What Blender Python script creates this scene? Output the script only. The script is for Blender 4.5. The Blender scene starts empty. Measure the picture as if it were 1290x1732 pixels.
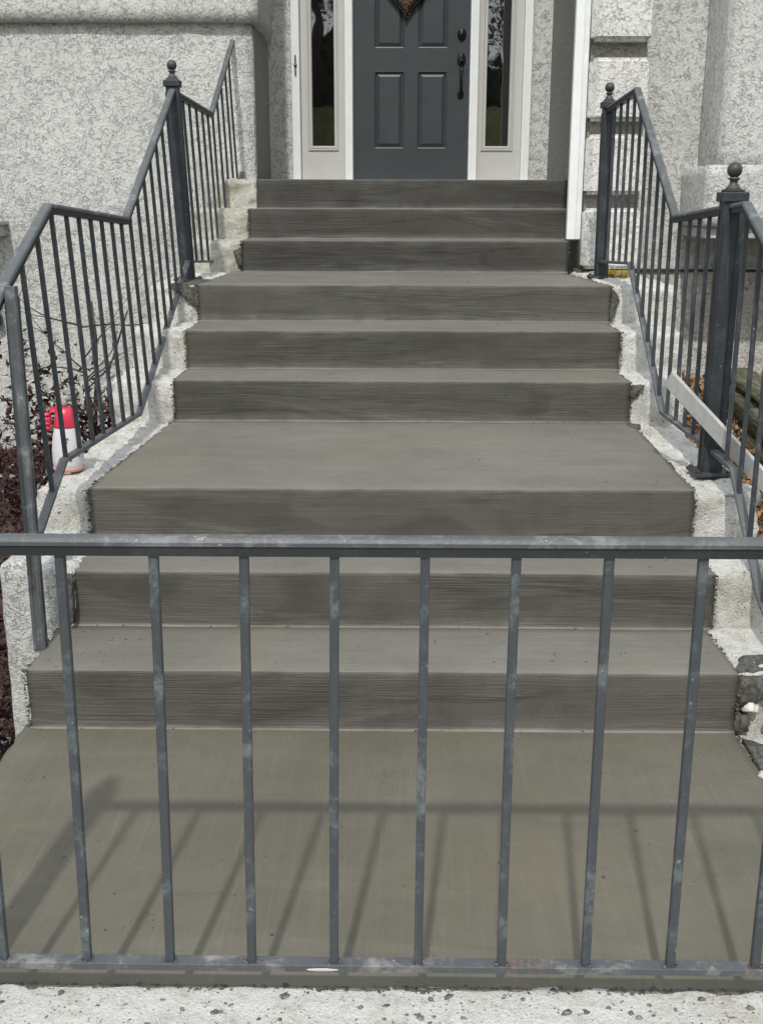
import bpy, bmesh, math, random
from mathutils import Vector, Matrix, noise
random.seed(7)
S = bpy.context.scene
R = math.radians

# ------------------------------------------------------------------ camera
cam = bpy.data.cameras.new('camera'); camo = bpy.data.objects.new('camera', cam)
S.collection.objects.link(camo)
cam.sensor_fit = 'VERTICAL'; cam.sensor_height = 24.0; cam.lens = 1900 / 1732 * 24.0
cam.clip_start = 0.05; cam.clip_end = 500
right = Vector((0.99993155, 0.01154842, 0.00188111))
down = Vector((0.00488484, -0.26593749, -0.9639779))
fwd = Vector((-0.01063216, 0.9639211, -0.2659757))
m = Matrix((right, -down, -fwd)).transposed().to_4x4(); m.translation = (0, 0, 1.4799)
camo.matrix_world = m
S.camera = camo

# ------------------------------------------------------------------ light
SUN_EL = R(51); SUN_AZ = R(6.0)      # sun stands behind the viewer, a little to the left
to_sun = Vector((-math.sin(SUN_AZ) * math.cos(SUN_EL), -math.cos(SUN_AZ) * math.cos(SUN_EL), math.sin(SUN_EL)))
sun = bpy.data.lights.new('sun', 'SUN'); sun.energy = 2.5; sun.angle = R(1.5); sun.color = (1.0, 0.955, 0.88)
suno = bpy.data.objects.new('sun', sun); S.collection.objects.link(suno)
suno.rotation_euler = to_sun.to_track_quat('Z', 'Y').to_euler()
w = bpy.data.worlds.new('World'); S.world = w; w.use_nodes = True
wn = w.node_tree; wn.nodes.clear()
wo = wn.nodes.new('ShaderNodeOutputWorld'); bg = wn.nodes.new('ShaderNodeBackground')
sky = wn.nodes.new('ShaderNodeTexSky'); sky.sky_type = 'NISHITA'; sky.sun_disc = False
sky.sun_elevation = SUN_EL; sky.sun_rotation = R(180 + 6.0)
sky.air_density = 1.0; sky.dust_density = 4.0; sky.ozone_density = 1.0
# thin cloud cover: the blue is veiled with white by a soft cloud noise
tc = wn.nodes.new('ShaderNodeTexCoord'); mp = wn.nodes.new('ShaderNodeMapping'); mp.inputs['Scale'].default_value = (1, 1, 2.6)
cn = wn.nodes.new('ShaderNodeTexNoise'); cn.inputs['Scale'].default_value = 2.6; cn.inputs['Detail'].default_value = 6
cr = wn.nodes.new('ShaderNodeMapRange'); cr.inputs['From Min'].default_value = 0.38; cr.inputs['From Max'].default_value = 0.62
cr.inputs['To Min'].default_value = 0.5; cr.inputs['To Max'].default_value = 0.95
mx = wn.nodes.new('ShaderNodeMix'); mx.data_type = 'RGBA'; mx.inputs['B'].default_value = (12.0, 12.6, 13.2, 1)
wn.links.new(tc.outputs['Generated'], mp.inputs['Vector']); wn.links.new(mp.outputs[0], cn.inputs['Vector'])
wn.links.new(cn.outputs['Fac'], cr.inputs['Value']); wn.links.new(cr.outputs[0], mx.inputs['Factor'])
wn.links.new(sky.outputs[0], mx.inputs['A']); wn.links.new(mx.outputs['Result'], bg.inputs['Color'])
bg.inputs['Strength'].default_value = 0.10
wn.links.new(bg.outputs[0], wo.inputs['Surface'])
S.view_settings.view_transform = 'Standard'; S.view_settings.look = 'None'
S.view_settings.exposure = 0.14; S.view_settings.gamma = 1.0; S.view_settings.use_curve_mapping = False
S.cycles.max_bounces = 6

# ------------------------------------------------------------------ material helpers
class NT:
    def __init__(self, name):
        self.m = bpy.data.materials.new(name); self.m.use_nodes = True
        self.t = self.m.node_tree; self.b = self.t.nodes['Principled BSDF']
        self.co = self.t.nodes.new('ShaderNodeTexCoord').outputs['Object']
    def n(self, typ, **kw):
        x = self.t.nodes.new(typ)
        for k, v in kw.items():
            if k.startswith('_'): setattr(x, k[1:], v)
            else: x.inputs[k.replace('__', ' ')].default_value = v
        return x
    def l(self, a, b): self.t.links.new(a, b)
    def mapping(self, scale=(1, 1, 1), rot=(0, 0, 0), src=None):
        x = self.n('ShaderNodeMapping'); x.inputs['Scale'].default_value = scale; x.inputs['Rotation'].default_value = rot
        self.l(src or self.co, x.inputs['Vector']); return x.outputs[0]
    def noise(self, scale, detail=4, rough=0.5, dist=0.0, vec=None):
        x = self.n('ShaderNodeTexNoise', Scale=scale, Detail=detail, Roughness=rough, Distortion=dist)
        self.l(vec or self.co, x.inputs['Vector']); return x.outputs['Fac']
    def vor(self, scale, vec=None, feat='F1', out='Distance', rnd=1.0):
        x = self.n('ShaderNodeTexVoronoi', Scale=scale, _feature=feat, Randomness=rnd)
        self.l(vec or self.co, x.inputs['Vector']); return x.outputs[out]
    def ramp(self, v, a, b, lo=0.0, hi=1.0, smooth=True):
        x = self.n('ShaderNodeMapRange'); x.inputs['From Min'].default_value = a; x.inputs['From Max'].default_value = b
        x.inputs['To Min'].default_value = lo; x.inputs['To Max'].default_value = hi
        if smooth: x.interpolation_type = 'SMOOTHSTEP'
        self.l(v, x.inputs['Value']); return x.outputs[0]
    def math(self, op, a, b=None):
        x = self.n('ShaderNodeMath', _operation=op)
        for i, v in enumerate((a, b)):
            if v is None: continue
            if isinstance(v, (int, float)): x.inputs[i].default_value = v
            else: self.l(v, x.inputs[i])
        return x.outputs[0]
    def mix(self, fac, a, b):
        x = self.n('ShaderNodeMix', _data_type='RGBA')
        for k, v in (('Factor', fac), ('A', a), ('B', b)):
            if isinstance(v, tuple): x.inputs[k].default_value = v + ((1,) if len(v) == 3 else ())
            elif isinstance(v, (int, float)): x.inputs[k].default_value = v
            else: self.l(v, x.inputs[k])
        return x.outputs['Result']
    def bump(self, h, dist, strength=1.0, prev=None):
        x = self.n('ShaderNodeBump', Strength=strength, Distance=dist); self.l(h, x.inputs['Height'])
        if prev: self.l(prev, x.inputs['Normal'])
        return x.outputs[0]
    def fin(self, col=None, rough=None, normal=None, metal=0.0, spec=0.5):
        for k, v in (('Base Color', col), ('Roughness', rough), ('Normal', normal)):
            if v is None: continue
            if isinstance(v, tuple): self.b.inputs[k].default_value = v + ((1,) if len(v) == 3 else ())
            elif isinstance(v, (int, float)): self.b.inputs[k].default_value = v
            else: self.l(v, self.b.inputs[k])
        self.b.inputs['Metallic'].default_value = metal; self.b.inputs['Specular IOR Level'].default_value = spec
        return self.m

def stucco(name, col, scale=17, dist=0.012, fine=0.5, mott=0.25):
    t = NT(name)
    wv = t.n('ShaderNodeTexNoise', Scale=scale * 2.2, Detail=2); t.l(t.co, wv.inputs['Vector'])
    add = t.n('ShaderNodeVectorMath', _operation='MULTIPLY_ADD'); t.l(wv.outputs['Color'], add.inputs[0])
    add.inputs[1].default_value = (0.030, 0.030, 0.030); t.l(t.co, add.inputs[2]); v = add.outputs[0]
    v = t.mapping((1, 1, 1.25), (0, R(12), 0), v)
    dens = t.noise(2.3, 3)                                # trowelling differs from arm's reach to arm's reach
    n1 = t.noise(scale * 0.9, 4, 0.6, 0.4, v); n2 = t.noise(scale * 1.9, 3, 0.6, 0.3, v)
    def crease(n, w, lo, ms):                            # broken creases where the trowel knocked the wet coat down
        a_ = t.math('ABSOLUTE', t.math('SUBTRACT', n, 0.5)); k_ = t.ramp(a_, 0.0, w, 1, 0)
        return t.math('MULTIPLY', k_, t.ramp(t.noise(ms, 3, 0.6), lo, lo + 0.08))
    cr_ = t.math('MAXIMUM', crease(n1, 0.016, 0.46, scale * .8), t.math('MULTIPLY', crease(n2, 0.024, 0.48, scale * 1.3), 0.7))
    plate = t.ramp(n1, 0.47, 0.53); low = cr_
    lump = t.noise(scale * 3.6, 4, 0.7); grain = t.noise(scale * 9, 4, 0.7)
    h = t.math('ADD', t.math('MULTIPLY', plate, 0.20), t.math('MULTIPLY', lump, 0.75)); h = t.math('SUBTRACT', h, t.math('MULTIPLY', cr_, 0.62))
    h = t.math('ADD', h, t.math('MULTIPLY', grain, 0.6 * fine)); h = t.math('ADD', h, t.math('MULTIPLY', t.math('ADD', t.noise(scale * .35, 2), t.math('MULTIPLY', dens, 2.0)), 0.6))
    nb = t.bump(h, dist * 1.35)
    st = t.ramp(t.noise(1.3, 5, 0.6), 0.35, 0.7); st2 = t.ramp(t.noise(70, 4, 0.7), 0.35, 0.7)
    c = t.mix(st, col, tuple(x * 0.88 for x in col))
    run = t.ramp(t.noise(1, 4, 0.6, 0.2, t.mapping((9, 9, 0.8))), 0.56, 0.74)
    c = t.mix(t.math('MULTIPLY', run, 0.22), c, tuple(x * 0.7 for x in col))
    c = t.mix(t.math('MULTIPLY', low, 0.12), c, tuple(x * 0.6 for x in col))  # shading of the creases also painted into the colour
    c = t.mix(t.math('MULTIPLY', st2, mott), c, tuple(x * (0.75 - mott * .4) for x in col))
    return t.fin(c, 0.9, nb, spec=0.25)

M_WALL = stucco('wall_stucco', (0.69, 0.702, 0.68))
M_GAP = stucco('shaded_recess_stucco', (0.40, 0.385, 0.34), scale=30, dist=0.008)  # wall in the quoin gaps: recess shade deepened through a darker colour
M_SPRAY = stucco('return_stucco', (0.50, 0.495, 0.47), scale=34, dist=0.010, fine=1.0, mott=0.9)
M_QUOIN = stucco('quoin_stucco', (0.82, 0.82, 0.79), scale=17, dist=0.010)
M_FOUND = stucco('foundation_stucco', (0.60, 0.59, 0.55), scale=20, dist=0.010)
M_PONY = stucco('white_stucco', (0.66, 0.67, 0.65), scale=22, dist=0.012)

def concrete_new(name, kind, k=1.0):
    t = NT(name)
    oi = t.n('ShaderNodeObjectInfo'); cx = t.n('ShaderNodeCombineXYZ'); rr = t.math('MULTIPLY', oi.outputs['Random'], 37.0)
    for k_ in ('X', 'Y', 'Z'): t.l(rr, cx.inputs[k_])
    ad = t.n('ShaderNodeVectorMath', _operation='ADD'); t.l(t.co, ad.inputs[0]); t.l(cx.outputs[0], ad.inputs[1]); t.co = ad.outputs[0]
    if kind == 'landing':
        # sweeping brush strokes fanning away from the house
        v = t.mapping((120, 2.0, 1), (0, 0, R(-12))); vc = t.mapping((16, 0.7, 1), (0, 0, R(-12)))
    else:
        v = t.mapping((4.5, 170, 210)); vc = t.mapping((1.4, 26, 42))
    wob = t.noise(3.0, 2)
    str1 = t.noise(1.0, 3, 0.6, 0.3, v); str2 = t.noise(1.0, 4, 0.65, 0.5, vc)
    blot = t.noise(1.9, 6, 0.62, 0.5); b2 = t.noise(7, 5, 0.65, 0.4); fine = t.noise(330, 3, 0.7); sand = t.noise(900, 2, 0.6)
    pits = t.vor(55); pit = t.ramp(pits, 0.04, 0.13); psel = t.ramp(t.noise(5, 3), 0.58, 0.64)
    pitm = t.math('MULTIPLY', t.math('SUBTRACT', 1.0, pit), psel)
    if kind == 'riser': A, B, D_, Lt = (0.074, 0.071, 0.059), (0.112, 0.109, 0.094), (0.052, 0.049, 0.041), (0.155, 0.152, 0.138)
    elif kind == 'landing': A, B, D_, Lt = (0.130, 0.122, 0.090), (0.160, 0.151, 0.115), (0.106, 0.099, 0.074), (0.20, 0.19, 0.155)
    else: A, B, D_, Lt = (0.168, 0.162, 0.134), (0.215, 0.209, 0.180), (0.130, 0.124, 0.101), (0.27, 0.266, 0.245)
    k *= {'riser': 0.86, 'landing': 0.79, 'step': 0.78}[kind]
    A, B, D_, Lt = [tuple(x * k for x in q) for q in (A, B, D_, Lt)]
    c = t.mix(t.ramp(blot, 0.32, 0.68), A, B)
    c = t.mix(t.math('MULTIPLY', t.ramp(b2, 0.45, 0.75), 0.35), c, D_)
    c = t.mix(t.math('MULTIPLY', t.ramp(str2, 0.45, 0.72), 0.34 if kind == 'riser' else 0.24), c, D_)
    c = t.mix(t.math('MULTIPLY', t.ramp(str1, 0.5, 0.78), 0.34), c, Lt)
    c = t.mix(t.math('MULTIPLY', t.ramp(fine, 0.5, 0.8), 0.35), c, Lt)
    c = t.mix(pitm, c, (0.025, 0.024, 0.02))
    h = t.math('ADD', t.math('MULTIPLY', str1, 1.0), t.math('MULTIPLY', str2, 0.7))
    h = t.math('ADD', h, t.math('MULTIPLY', fine, 0.45)); h = t.math('SUBTRACT', h, t.math('MULTIPLY', pitm, 1.2))
    # wet and dry patches, soft-edged, of a size with a float's reach; rusty-brown cast in places
    wet = t.ramp(t.noise(1.0, 5, 0.6, 0.8, t.mapping((1.5, 3.0, 5.0))), 0.50, 0.60)
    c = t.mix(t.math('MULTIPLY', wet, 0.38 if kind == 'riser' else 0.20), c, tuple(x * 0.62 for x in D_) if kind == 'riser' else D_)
    tint = t.ramp(t.noise(1.1, 4, 0.55, 0.6), 0.52, 0.66)
    c = t.mix(t.math('MULTIPLY', tint, 0.35), c, (B[0] * 1.02, B[1] * 0.95, B[2] * 0.80))
    grit = t.math('MULTIPLY', t.ramp(t.vor(210), 0.16, 0.24, 1, 0), t.ramp(t.noise(8, 4, 0.7), 0.56, 0.64))
    c = t.mix(t.math('MULTIPLY', grit, 0.55), c, tuple(x * 1.9 for x in Lt))
    smooth = t.ramp(t.noise(1.0, 3, 0.5, 0.6, t.mapping((1.2, 4, 7))), 0.42, 0.62, 0.25, 1.0)
    h = t.math('MULTIPLY', h, smooth)
    scr = t.math('MULTIPLY', t.ramp(t.noise(1.0, 3, 0.7, 1.5, t.mapping((2, 40, 40), (0, 0, R(9)))), 0.66, 0.72), t.ramp(blot, 0.5, 0.6))
    c = t.mix(t.math('MULTIPLY', scr, 0.35), c, Lt)
    nb = t.bump(h, {'riser': 0.0036, 'step': 0.0026, 'landing': 0.0032}[kind])
    return t.fin(c, t.ramp(b2, 0.3, 0.7, 0.50, 0.74), nb, spec=0.5)
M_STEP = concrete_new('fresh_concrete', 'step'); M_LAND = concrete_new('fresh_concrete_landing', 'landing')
M_RISERS = [concrete_new('darkest_brushed_concrete', 'riser', 0.56), concrete_new('darker_brushed_concrete', 'riser', 0.84), concrete_new('brushed_concrete', 'riser', 1.0)]  # riser concrete darker than the treads, darkest on the upper steps

def concrete_old(name, base=(0.84, 0.838, 0.80), stain=0.75, rel=0.018):
    t = NT(name)
    blot = t.noise(6, 6, 0.68, 0.5); b2 = t.noise(19, 6, 0.72, 0.3); fine = t.noise(150, 5, 0.7); run = t.noise(1, 5, 0.6, 0.3, t.mapping((30, 30, 3)))
    c = t.mix(t.math('MULTIPLY', t.ramp(blot, 0.47, 0.66), 0.7 * stain), base, (0.50, 0.455, 0.34))
    c = t.mix(t.math('MULTIPLY', t.ramp(run, 0.5, 0.7), 0.5 * stain), c, (0.44, 0.44, 0.41))
    c = t.mix(t.math('MULTIPLY', t.ramp(b2, 0.55, 0.68), 0.6), c, (0.40, 0.40, 0.375))
    sp = t.ramp(t.vor(95), 0.12, 0.24); sel = t.ramp(t.noise(13, 4, .7), 0.47, 0.56)
    dark = t.math('MULTIPLY', t.math('SUBTRACT', 1.0, sp), sel)
    sp2 = t.ramp(t.vor(34), 0.10, 0.17); sel2 = t.ramp(t.noise(9, 3, .7), 0.52, 0.58)
    dark2 = t.math('MULTIPLY', t.math('SUBTRACT', 1.0, sp2), sel2)
    c = t.mix(t.math('MULTIPLY', t.ramp(fine, 0.48, 0.7), 0.4), c, (0.42, 0.41, 0.38))
    c = t.mix(t.math('MULTIPLY', dark, 0.85), c, (0.07, 0.068, 0.06)); c = t.mix(t.math('MULTIPLY', dark2, 0.8), c, (0.10, 0.098, 0.09))
    h = t.math('ADD', t.math('MULTIPLY', b2, 1.6), t.math('MULTIPLY', fine, 0.8)); h = t.math('SUBTRACT', h, t.math('MULTIPLY', t.math('ADD', dark, dark2), 0.5))
    return t.fin(c, 0.88, t.bump(h, rel), spec=0.3)
M_OLD = concrete_old('old_white_concrete'); M_CURB = concrete_old('white_curb_concrete', (0.80, 0.80, 0.77), 0.7, 0.014)
M_OLDG = concrete_old('old_stained_concrete', (0.66, 0.645, 0.58), 1.0)

def crumb_mat(name, a, b):
    t = NT(name); n = t.noise(70, 4, 0.6)
    return t.fin(t.mix(t.ramp(n, 0.35, 0.65), a, b), 0.9, t.bump(n, 0.006), spec=0.3)
M_CRUMB = crumb_mat('dark_mortar', (0.05, 0.048, 0.042), (0.12, 0.117, 0.103))
M_PEB = crumb_mat('pebble_grey', (0.09, 0.09, 0.088), (0.24, 0.24, 0.23))
M_WSTONE = crumb_mat('stone_pale', (0.55, 0.54, 0.5), (0.75, 0.74, 0.7))

def painted_metal(name, base, wear, wear_amt):
    t = NT(name)
    n1 = t.noise(11, 6, 0.75, 0.3); n2 = t.noise(90, 4, 0.6); st = t.noise(1, 4, 0.6, 0.2, t.mapping((60, 14, 9)))
    c = t.mix(t.math('MULTIPLY', t.ramp(n1, 0.48, 0.70), wear_amt), base, wear)
    c = t.mix(t.math('MULTIPLY', t.ramp(st, 0.52, 0.72), wear_amt * 0.2), c, wear)
    if 'bottom' in name or 'handrail' in name:
        rs = t.math('MULTIPLY', t.ramp(t.noise(3.1, 4, 0.7), 0.56, 0.64), t.ramp(n2, 0.45, 0.6)); c = t.mix(t.math('MULTIPLY', rs, 0.6 if 'bottom' in name else 0.12), c, (0.22, 0.12, 0.07))
    chip = t.math('MULTIPLY', t.ramp(n2, 0.66, 0.70), t.ramp(n1, 0.45, 0.6))
    c = t.mix(t.math('MULTIPLY', chip, min(1, wear_amt * 1.6)), c, (0.45, 0.45, 0.44))
    return t.fin(c, t.ramp(n1, 0.3, 0.7, 0.38, 0.58), t.bump(t.math('ADD', n2, t.math('MULTIPLY', st, 0.6)), 0.0008), spec=0.5)
M_BAR = painted_metal('baluster_paint', (0.038, 0.045, 0.053), (0.13, 0.14, 0.148), 0.45)
M_RAIL = painted_metal('handrail_paint', (0.074, 0.083, 0.090), (0.30, 0.315, 0.325), 0.5)
M_POST = painted_metal('post_paint', (0.026, 0.031, 0.038), (0.08, 0.095, 0.11), 0.35)
M_CHAN = painted_metal('channel_paint', (0.018, 0.021, 0.024), (0.06, 0.065, 0.07), 0.3)
M_FBAR = painted_metal('front_baluster_paint', (0.046, 0.054, 0.063), (0.22, 0.25, 0.255), 0.5)
M_FLAT = painted_metal('dusty_bottom_rail', (0.075, 0.082, 0.09), (0.34, 0.335, 0.32), 0.6)
M_FINIAL = painted_metal('finial_paint', (0.035, 0.038, 0.038), (0.12, 0.12, 0.11), 0.4)

def plain(name, col, rough=0.5, metal=0.0, spec=0.5, nscale=30, var=0.12, bd=0.0006):
    t = NT(name); n = t.noise(nscale, 4, 0.6)
    return t.fin(t.mix(t.ramp(n, 0.3, 0.7), col, tuple(x * (1 - var) for x in col)), rough, t.bump(n, bd), metal, spec)
M_DOOR = plain('door_slate_paint', (0.042, 0.052, 0.058), 0.42, nscale=8, var=0.15, bd=0.0004)
M_TRIM = plain('white_trim_paint', (0.76, 0.79, 0.80), 0.5, nscale=12, var=0.06)
M_SIDE = plain('greige_frame_paint', (0.50, 0.505, 0.485), 0.5, nscale=6, var=0.06)
M_HW = plain('bronze_hardware', (0.022, 0.022, 0.026), 0.3, 0.6)
M_BLACK = plain('black_plastic', (0.012, 0.012, 0.013), 0.4)
M_ALU = plain('brushed_aluminium', (0.50, 0.50, 0.49), 0.45, 0.35, nscale=40, var=0.15)
M_RED = plain('red_plastic', (0.62, 0.035, 0.075), 0.33)
M_BOT = plain('milky_plastic', (0.62, 0.62, 0.64), 0.35, var=0.08)
M_PINK = plain('pink_residue', (0.55, 0.30, 0.26), 0.5)
M_INK = plain('grey_print', (0.13, 0.13, 0.15), 0.5)
M_SCREED = plain('screed_metal', (0.03, 0.03, 0.03), 0.6)
M_BRACK = plain('grey_bracket', (0.42, 0.42, 0.39), 0.6)
def wood(name, a, b, sc=(3, 3, 60)):
    t = NT(name); n = t.noise(1, 5, 0.65, 0.6, t.mapping(sc)); k = t.noise(9, 3)
    c = t.mix(t.ramp(n, 0.35, 0.65), a, b); c = t.mix(t.math('MULTIPLY', t.ramp(k, 0.5, 0.7), 0.5), c, a)
    return t.fin(c, 0.85, t.bump(n, 0.006), spec=0.2)
M_TIMBER = wood('weathered_timber', (0.055, 0.055, 0.035), (0.17, 0.165, 0.115), (70, 4, 70))
M_YEL = wood('yellow_stained_wood', (0.13, 0.105, 0.06), (0.70, 0.45, 0.05), (14, 9, 9))
M_BARK = wood('dark_bark', (0.035, 0.025, 0.022), (0.12, 0.09, 0.075), (20, 20, 5))
def glass():
    t = NT('dark_glazing'); n = t.noise(2.2, 2)
    t.b.inputs['IOR'].default_value = 2.5
    return t.fin((0.003, 0.0035, 0.004), 0.015, t.bump(n, 0.004, 0.4), spec=0.5)
M_GLASS = glass()
def wicker():
    t = NT('gilt_wicker'); v = t.vor(150); n = t.noise(140, 3)
    k = t.ramp(v, 0.25, 0.5)
    c = t.mix(k, (0.42, 0.27, 0.12), (0.02, 0.014, 0.01))
    return t.fin(c, 0.45, t.bump(t.math('SUBTRACT', 1.0, v), 0.006), 0.3)
M_WICK = wicker()
def leafy(name, a, b, sc=7, rough=0.6):
    t = NT(name); n = t.noise(sc, 3, 0.7)
    return t.fin(t.mix(t.ramp(n, 0.35, 0.65), a, b), rough, spec=0.3)
M_MAROON = leafy('maroon_leaf', (0.018, 0.009, 0.009), (0.062, 0.024, 0.024), 23)
M_GREYLEAF = leafy('grey_dry_leaf', (0.20, 0.19, 0.17), (0.36, 0.35, 0.32), 25)
M_LITTER = leafy('brown_litter', (0.035, 0.018, 0.015), (0.13, 0.075, 0.055), 30)
M_CHIP = leafy('wood_chip', (0.14, 0.075, 0.035), (0.42, 0.27, 0.15), 40)
M_GREEN = leafy('green_leaf', (0.020, 0.032, 0.012), (0.055, 0.075, 0.028), 2)
def soil(name, a, b, sc=18):
    t = NT(name); n = t.noise(sc, 7, 0.7); v = t.vor(sc * 3)
    c = t.mix(t.ramp(n, 0.35, 0.65), a, b); c = t.mix(t.math('MULTIPLY', t.ramp(v, 0.1, 0.35, 1, 0), 0.4), c, tuple(x * 1.6 for x in b))
    return t.fin(c, 0.95, t.bump(n, 0.03), spec=0.2)
M_SOIL = soil('garden_soil', (0.05, 0.038, 0.030), (0.13, 0.10, 0.08))
M_GRASS = soil('lawn_green', (0.07, 0.078, 0.03), (0.13, 0.13, 0.055), 6)

# ------------------------------------------------------------------ object helpers
col = S.collection
def link(name, me, mat, parent=None, smooth=False):
    o = bpy.data.objects.new(name, me); col.objects.link(o)
    if mat and not me.materials: me.materials.append(mat)
    if smooth:
        for p in me.polygons: p.use_smooth = True
    if parent: o.parent = parent; o.matrix_parent_inverse = parent.matrix_world.inverted()
    return o
def bobj(name, bm, mat, parent=None, smooth=False):
    me = bpy.data.meshes.new(name); bmesh.ops.recalc_face_normals(bm, faces=bm.faces[:]); bm.to_mesh(me); bm.free()
    return link(name, me, mat, parent, smooth)
def tag(o, label=None, cat=None, group=None, kind=None):
    if label: o['label'] = label
    if cat: o['category'] = cat
    if group: o['group'] = group
    if kind: o['kind'] = kind
    return o
def empty(name, loc=(0, 0, 0)):
    o = bpy.data.objects.new(name, None); o.empty_display_size = 0.1; o.location = loc; col.objects.link(o)
    o.matrix_world = Matrix.Translation(loc); return o
def abox(bm, x0, x1, y0, y1, z0, z1, bev=0.0):
    r = bmesh.ops.create_cube(bm, size=1)
    bmesh.ops.scale(bm, vec=(x1 - x0, y1 - y0, z1 - z0), verts=r['verts'])
    bmesh.ops.translate(bm, vec=((x0 + x1) / 2, (y0 + y1) / 2, (z0 + z1) / 2), verts=r['verts'])
    if bev:
        es = list({e for v in r['verts'] for e in v.link_edges})
        bmesh.ops.bevel(bm, geom=es, offset=bev, segments=2, affect='EDGES', profile=0.6)
def box(name, x0, x1, y0, y1, z0, z1, mat, parent=None, bev=0.0):
    bm = bmesh.new(); abox(bm, x0, x1, y0, y1, z0, z1, bev); return bobj(name, bm, mat, parent)
def prism(bm, pts, z0, z1):
    a = [bm.verts.new((x, y, z0)) for x, y in pts]; b = [bm.verts.new((x, y, z1)) for x, y in pts]
    bm.faces.new(a[::-1]); bm.faces.new(b)
    for i in range(len(pts)): j = (i + 1) % len(pts); bm.faces.new((a[i], a[j], b[j], b[i]))
def nz(p, f, s=0.0): return noise.noise(Vector((p[0] * f + s, p[1] * f - s, p[2] * f + 2 * s)))

def rblock(bm, x0, x1, y0, y1, z0, z1, rad=0.012, amp=0.006, freq=14, res=0.035, amp2=0.002):
    """a cast block: subdivided box with rounded, knocked-about edges"""
    L = (x1 - x0, y1 - y0, z1 - z0); N = [max(2, min(90, int(l / res))) for l in L]
    c = {}
    def V(i, j, k):
        key = (i, j, k)
        if key not in c:
            p = Vector((x0 + L[0] * i / N[0], y0 + L[1] * j / N[1], z0 + L[2] * k / N[2]))
            q = Vector((min(max(p.x, x0 + rad), x1 - rad), min(max(p.y, y0 + rad), y1 - rad), min(max(p.z, z0 + rad), z1 - rad)))
            d = p - q
            n = d.normalized() if d.length > 1e-9 else Vector((0, 0, 0))
            if d.length > 1e-9: p = q + n * rad
            chip = max(0.0, nz(p, 9, 3.3) - 0.05) * (1.0 if (abs(n.x) > .2) + (abs(n.y) > .2) + (abs(n.z) > .2) >= 2 else 0.25)
            p = p + n * (amp * nz(p, freq) + amp2 * nz(p, freq * 4, 5) - chip * amp * 2.5)
            c[key] = bm.verts.new(p)
        return c[key]
    for a, b, f in ((0, 1, 2), (1, 2, 0), (0, 2, 1)):
        for side in (0, N[f]):
            for i in range(N[a]):
                for j in range(N[b]):
                    def K(u, v):
                        k = [0, 0, 0]; k[a] = u; k[b] = v; k[f] = side; return V(*k)
                    bm.faces.new((K(i, j), K(i + 1, j), K(i + 1, j + 1), K(i, j + 1)))
def block(name, x0, x1, y0, y1, z0, z1, mat, parent=None, **kw):
    bm = bmesh.new(); rblock(bm, x0, x1, y0, y1, z0, z1, **kw); return bobj(name, bm, mat, parent, True)

def step_mesh(name, xl, xr, yf, yb, zt, zb, mat, parent, seed=0, xlb=None, xrb=None):
    """hand finished step: riser and tread swept along x with a softly wavering nosing"""
    xlb = xl if xlb is None else xlb; xrb = xr if xrb is None else xrb
    prof = [(yf - 0.010, zb + 0.0005), (yf - 0.004, zb + 0.003), (yf - 0.0005, zb + 0.010)]
    n = 5
    for i in range(1, n): prof.append((yf, zb + 0.010 + (zt - zb - 0.022) * i / n))
    prof += [(yf, zt - 0.012), (yf + 0.0012, zt - 0.006), (yf + 0.004, zt - 0.002), (yf + 0.010, zt)]
    k = max(3, int((yb - yf) / 0.06))
    for i in range(1, k + 1): prof.append((yf + 0.010 + (yb - yf - 0.010) * i / k, zt))
    prof += [(yb, zb - 0.02), (yf - 0.010, zb - 0.02)]
    bm = bmesh.new(); NX = int((xr - xl) / 0.022); rows = []
    for i in range(NX + 1):
        t = i / NX; row = []
        endd = min(t, 1 - t) * (xr - xl)
        for (y, z) in prof:
            b = (y - yf) / max(0.01, (yb - yf)); b = min(max(b, 0), 1)
            a0 = xl + (xlb - xl) * b; a1 = xr + (xrb - xr) * b
            x = a0 + (a1 - a0) * t
            p = Vector((x, y, z))
            if t in (0.0, 1.0): x += 0.007 * nz(p, 26, seed) + 0.004 * nz(p, 80, seed)
            wz = 0.0022 * noise.noise(Vector((x * 2.2, seed * 3.1, 0))) + 0.0009 * noise.noise(Vector((x * 11, seed, 4)))
            wy = 0.0028 * noise.noise(Vector((x * 1.8, seed * 5.7, 9))) + 0.0011 * noise.noise(Vector((x * 13, z * 9, seed)))
            if y > yb - 0.001 or z < zb: wz = 0 if z < zb else wz
            edge = max(0, 1 - endd / 0.02)
            row.append(bm.verts.new((x, y + wy + edge * 0.004, z + (wz - edge * 0.003 if z > zb + 0.02 else 0.6 * wz))))
        rows.append(row)
    m_ = len(prof)
    for i in range(NX):
        for j in range(m_):
            q = (j + 1) % m_
            bm.faces.new((rows[i][j], rows[i + 1][j], rows[i + 1][q], rows[i][q]))
    bm.faces.new(rows[0]); bm.faces.new(rows[-1][::-1])
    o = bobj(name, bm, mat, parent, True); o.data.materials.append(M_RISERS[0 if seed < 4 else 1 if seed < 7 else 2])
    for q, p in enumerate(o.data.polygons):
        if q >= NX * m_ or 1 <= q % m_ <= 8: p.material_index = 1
    return o

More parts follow.
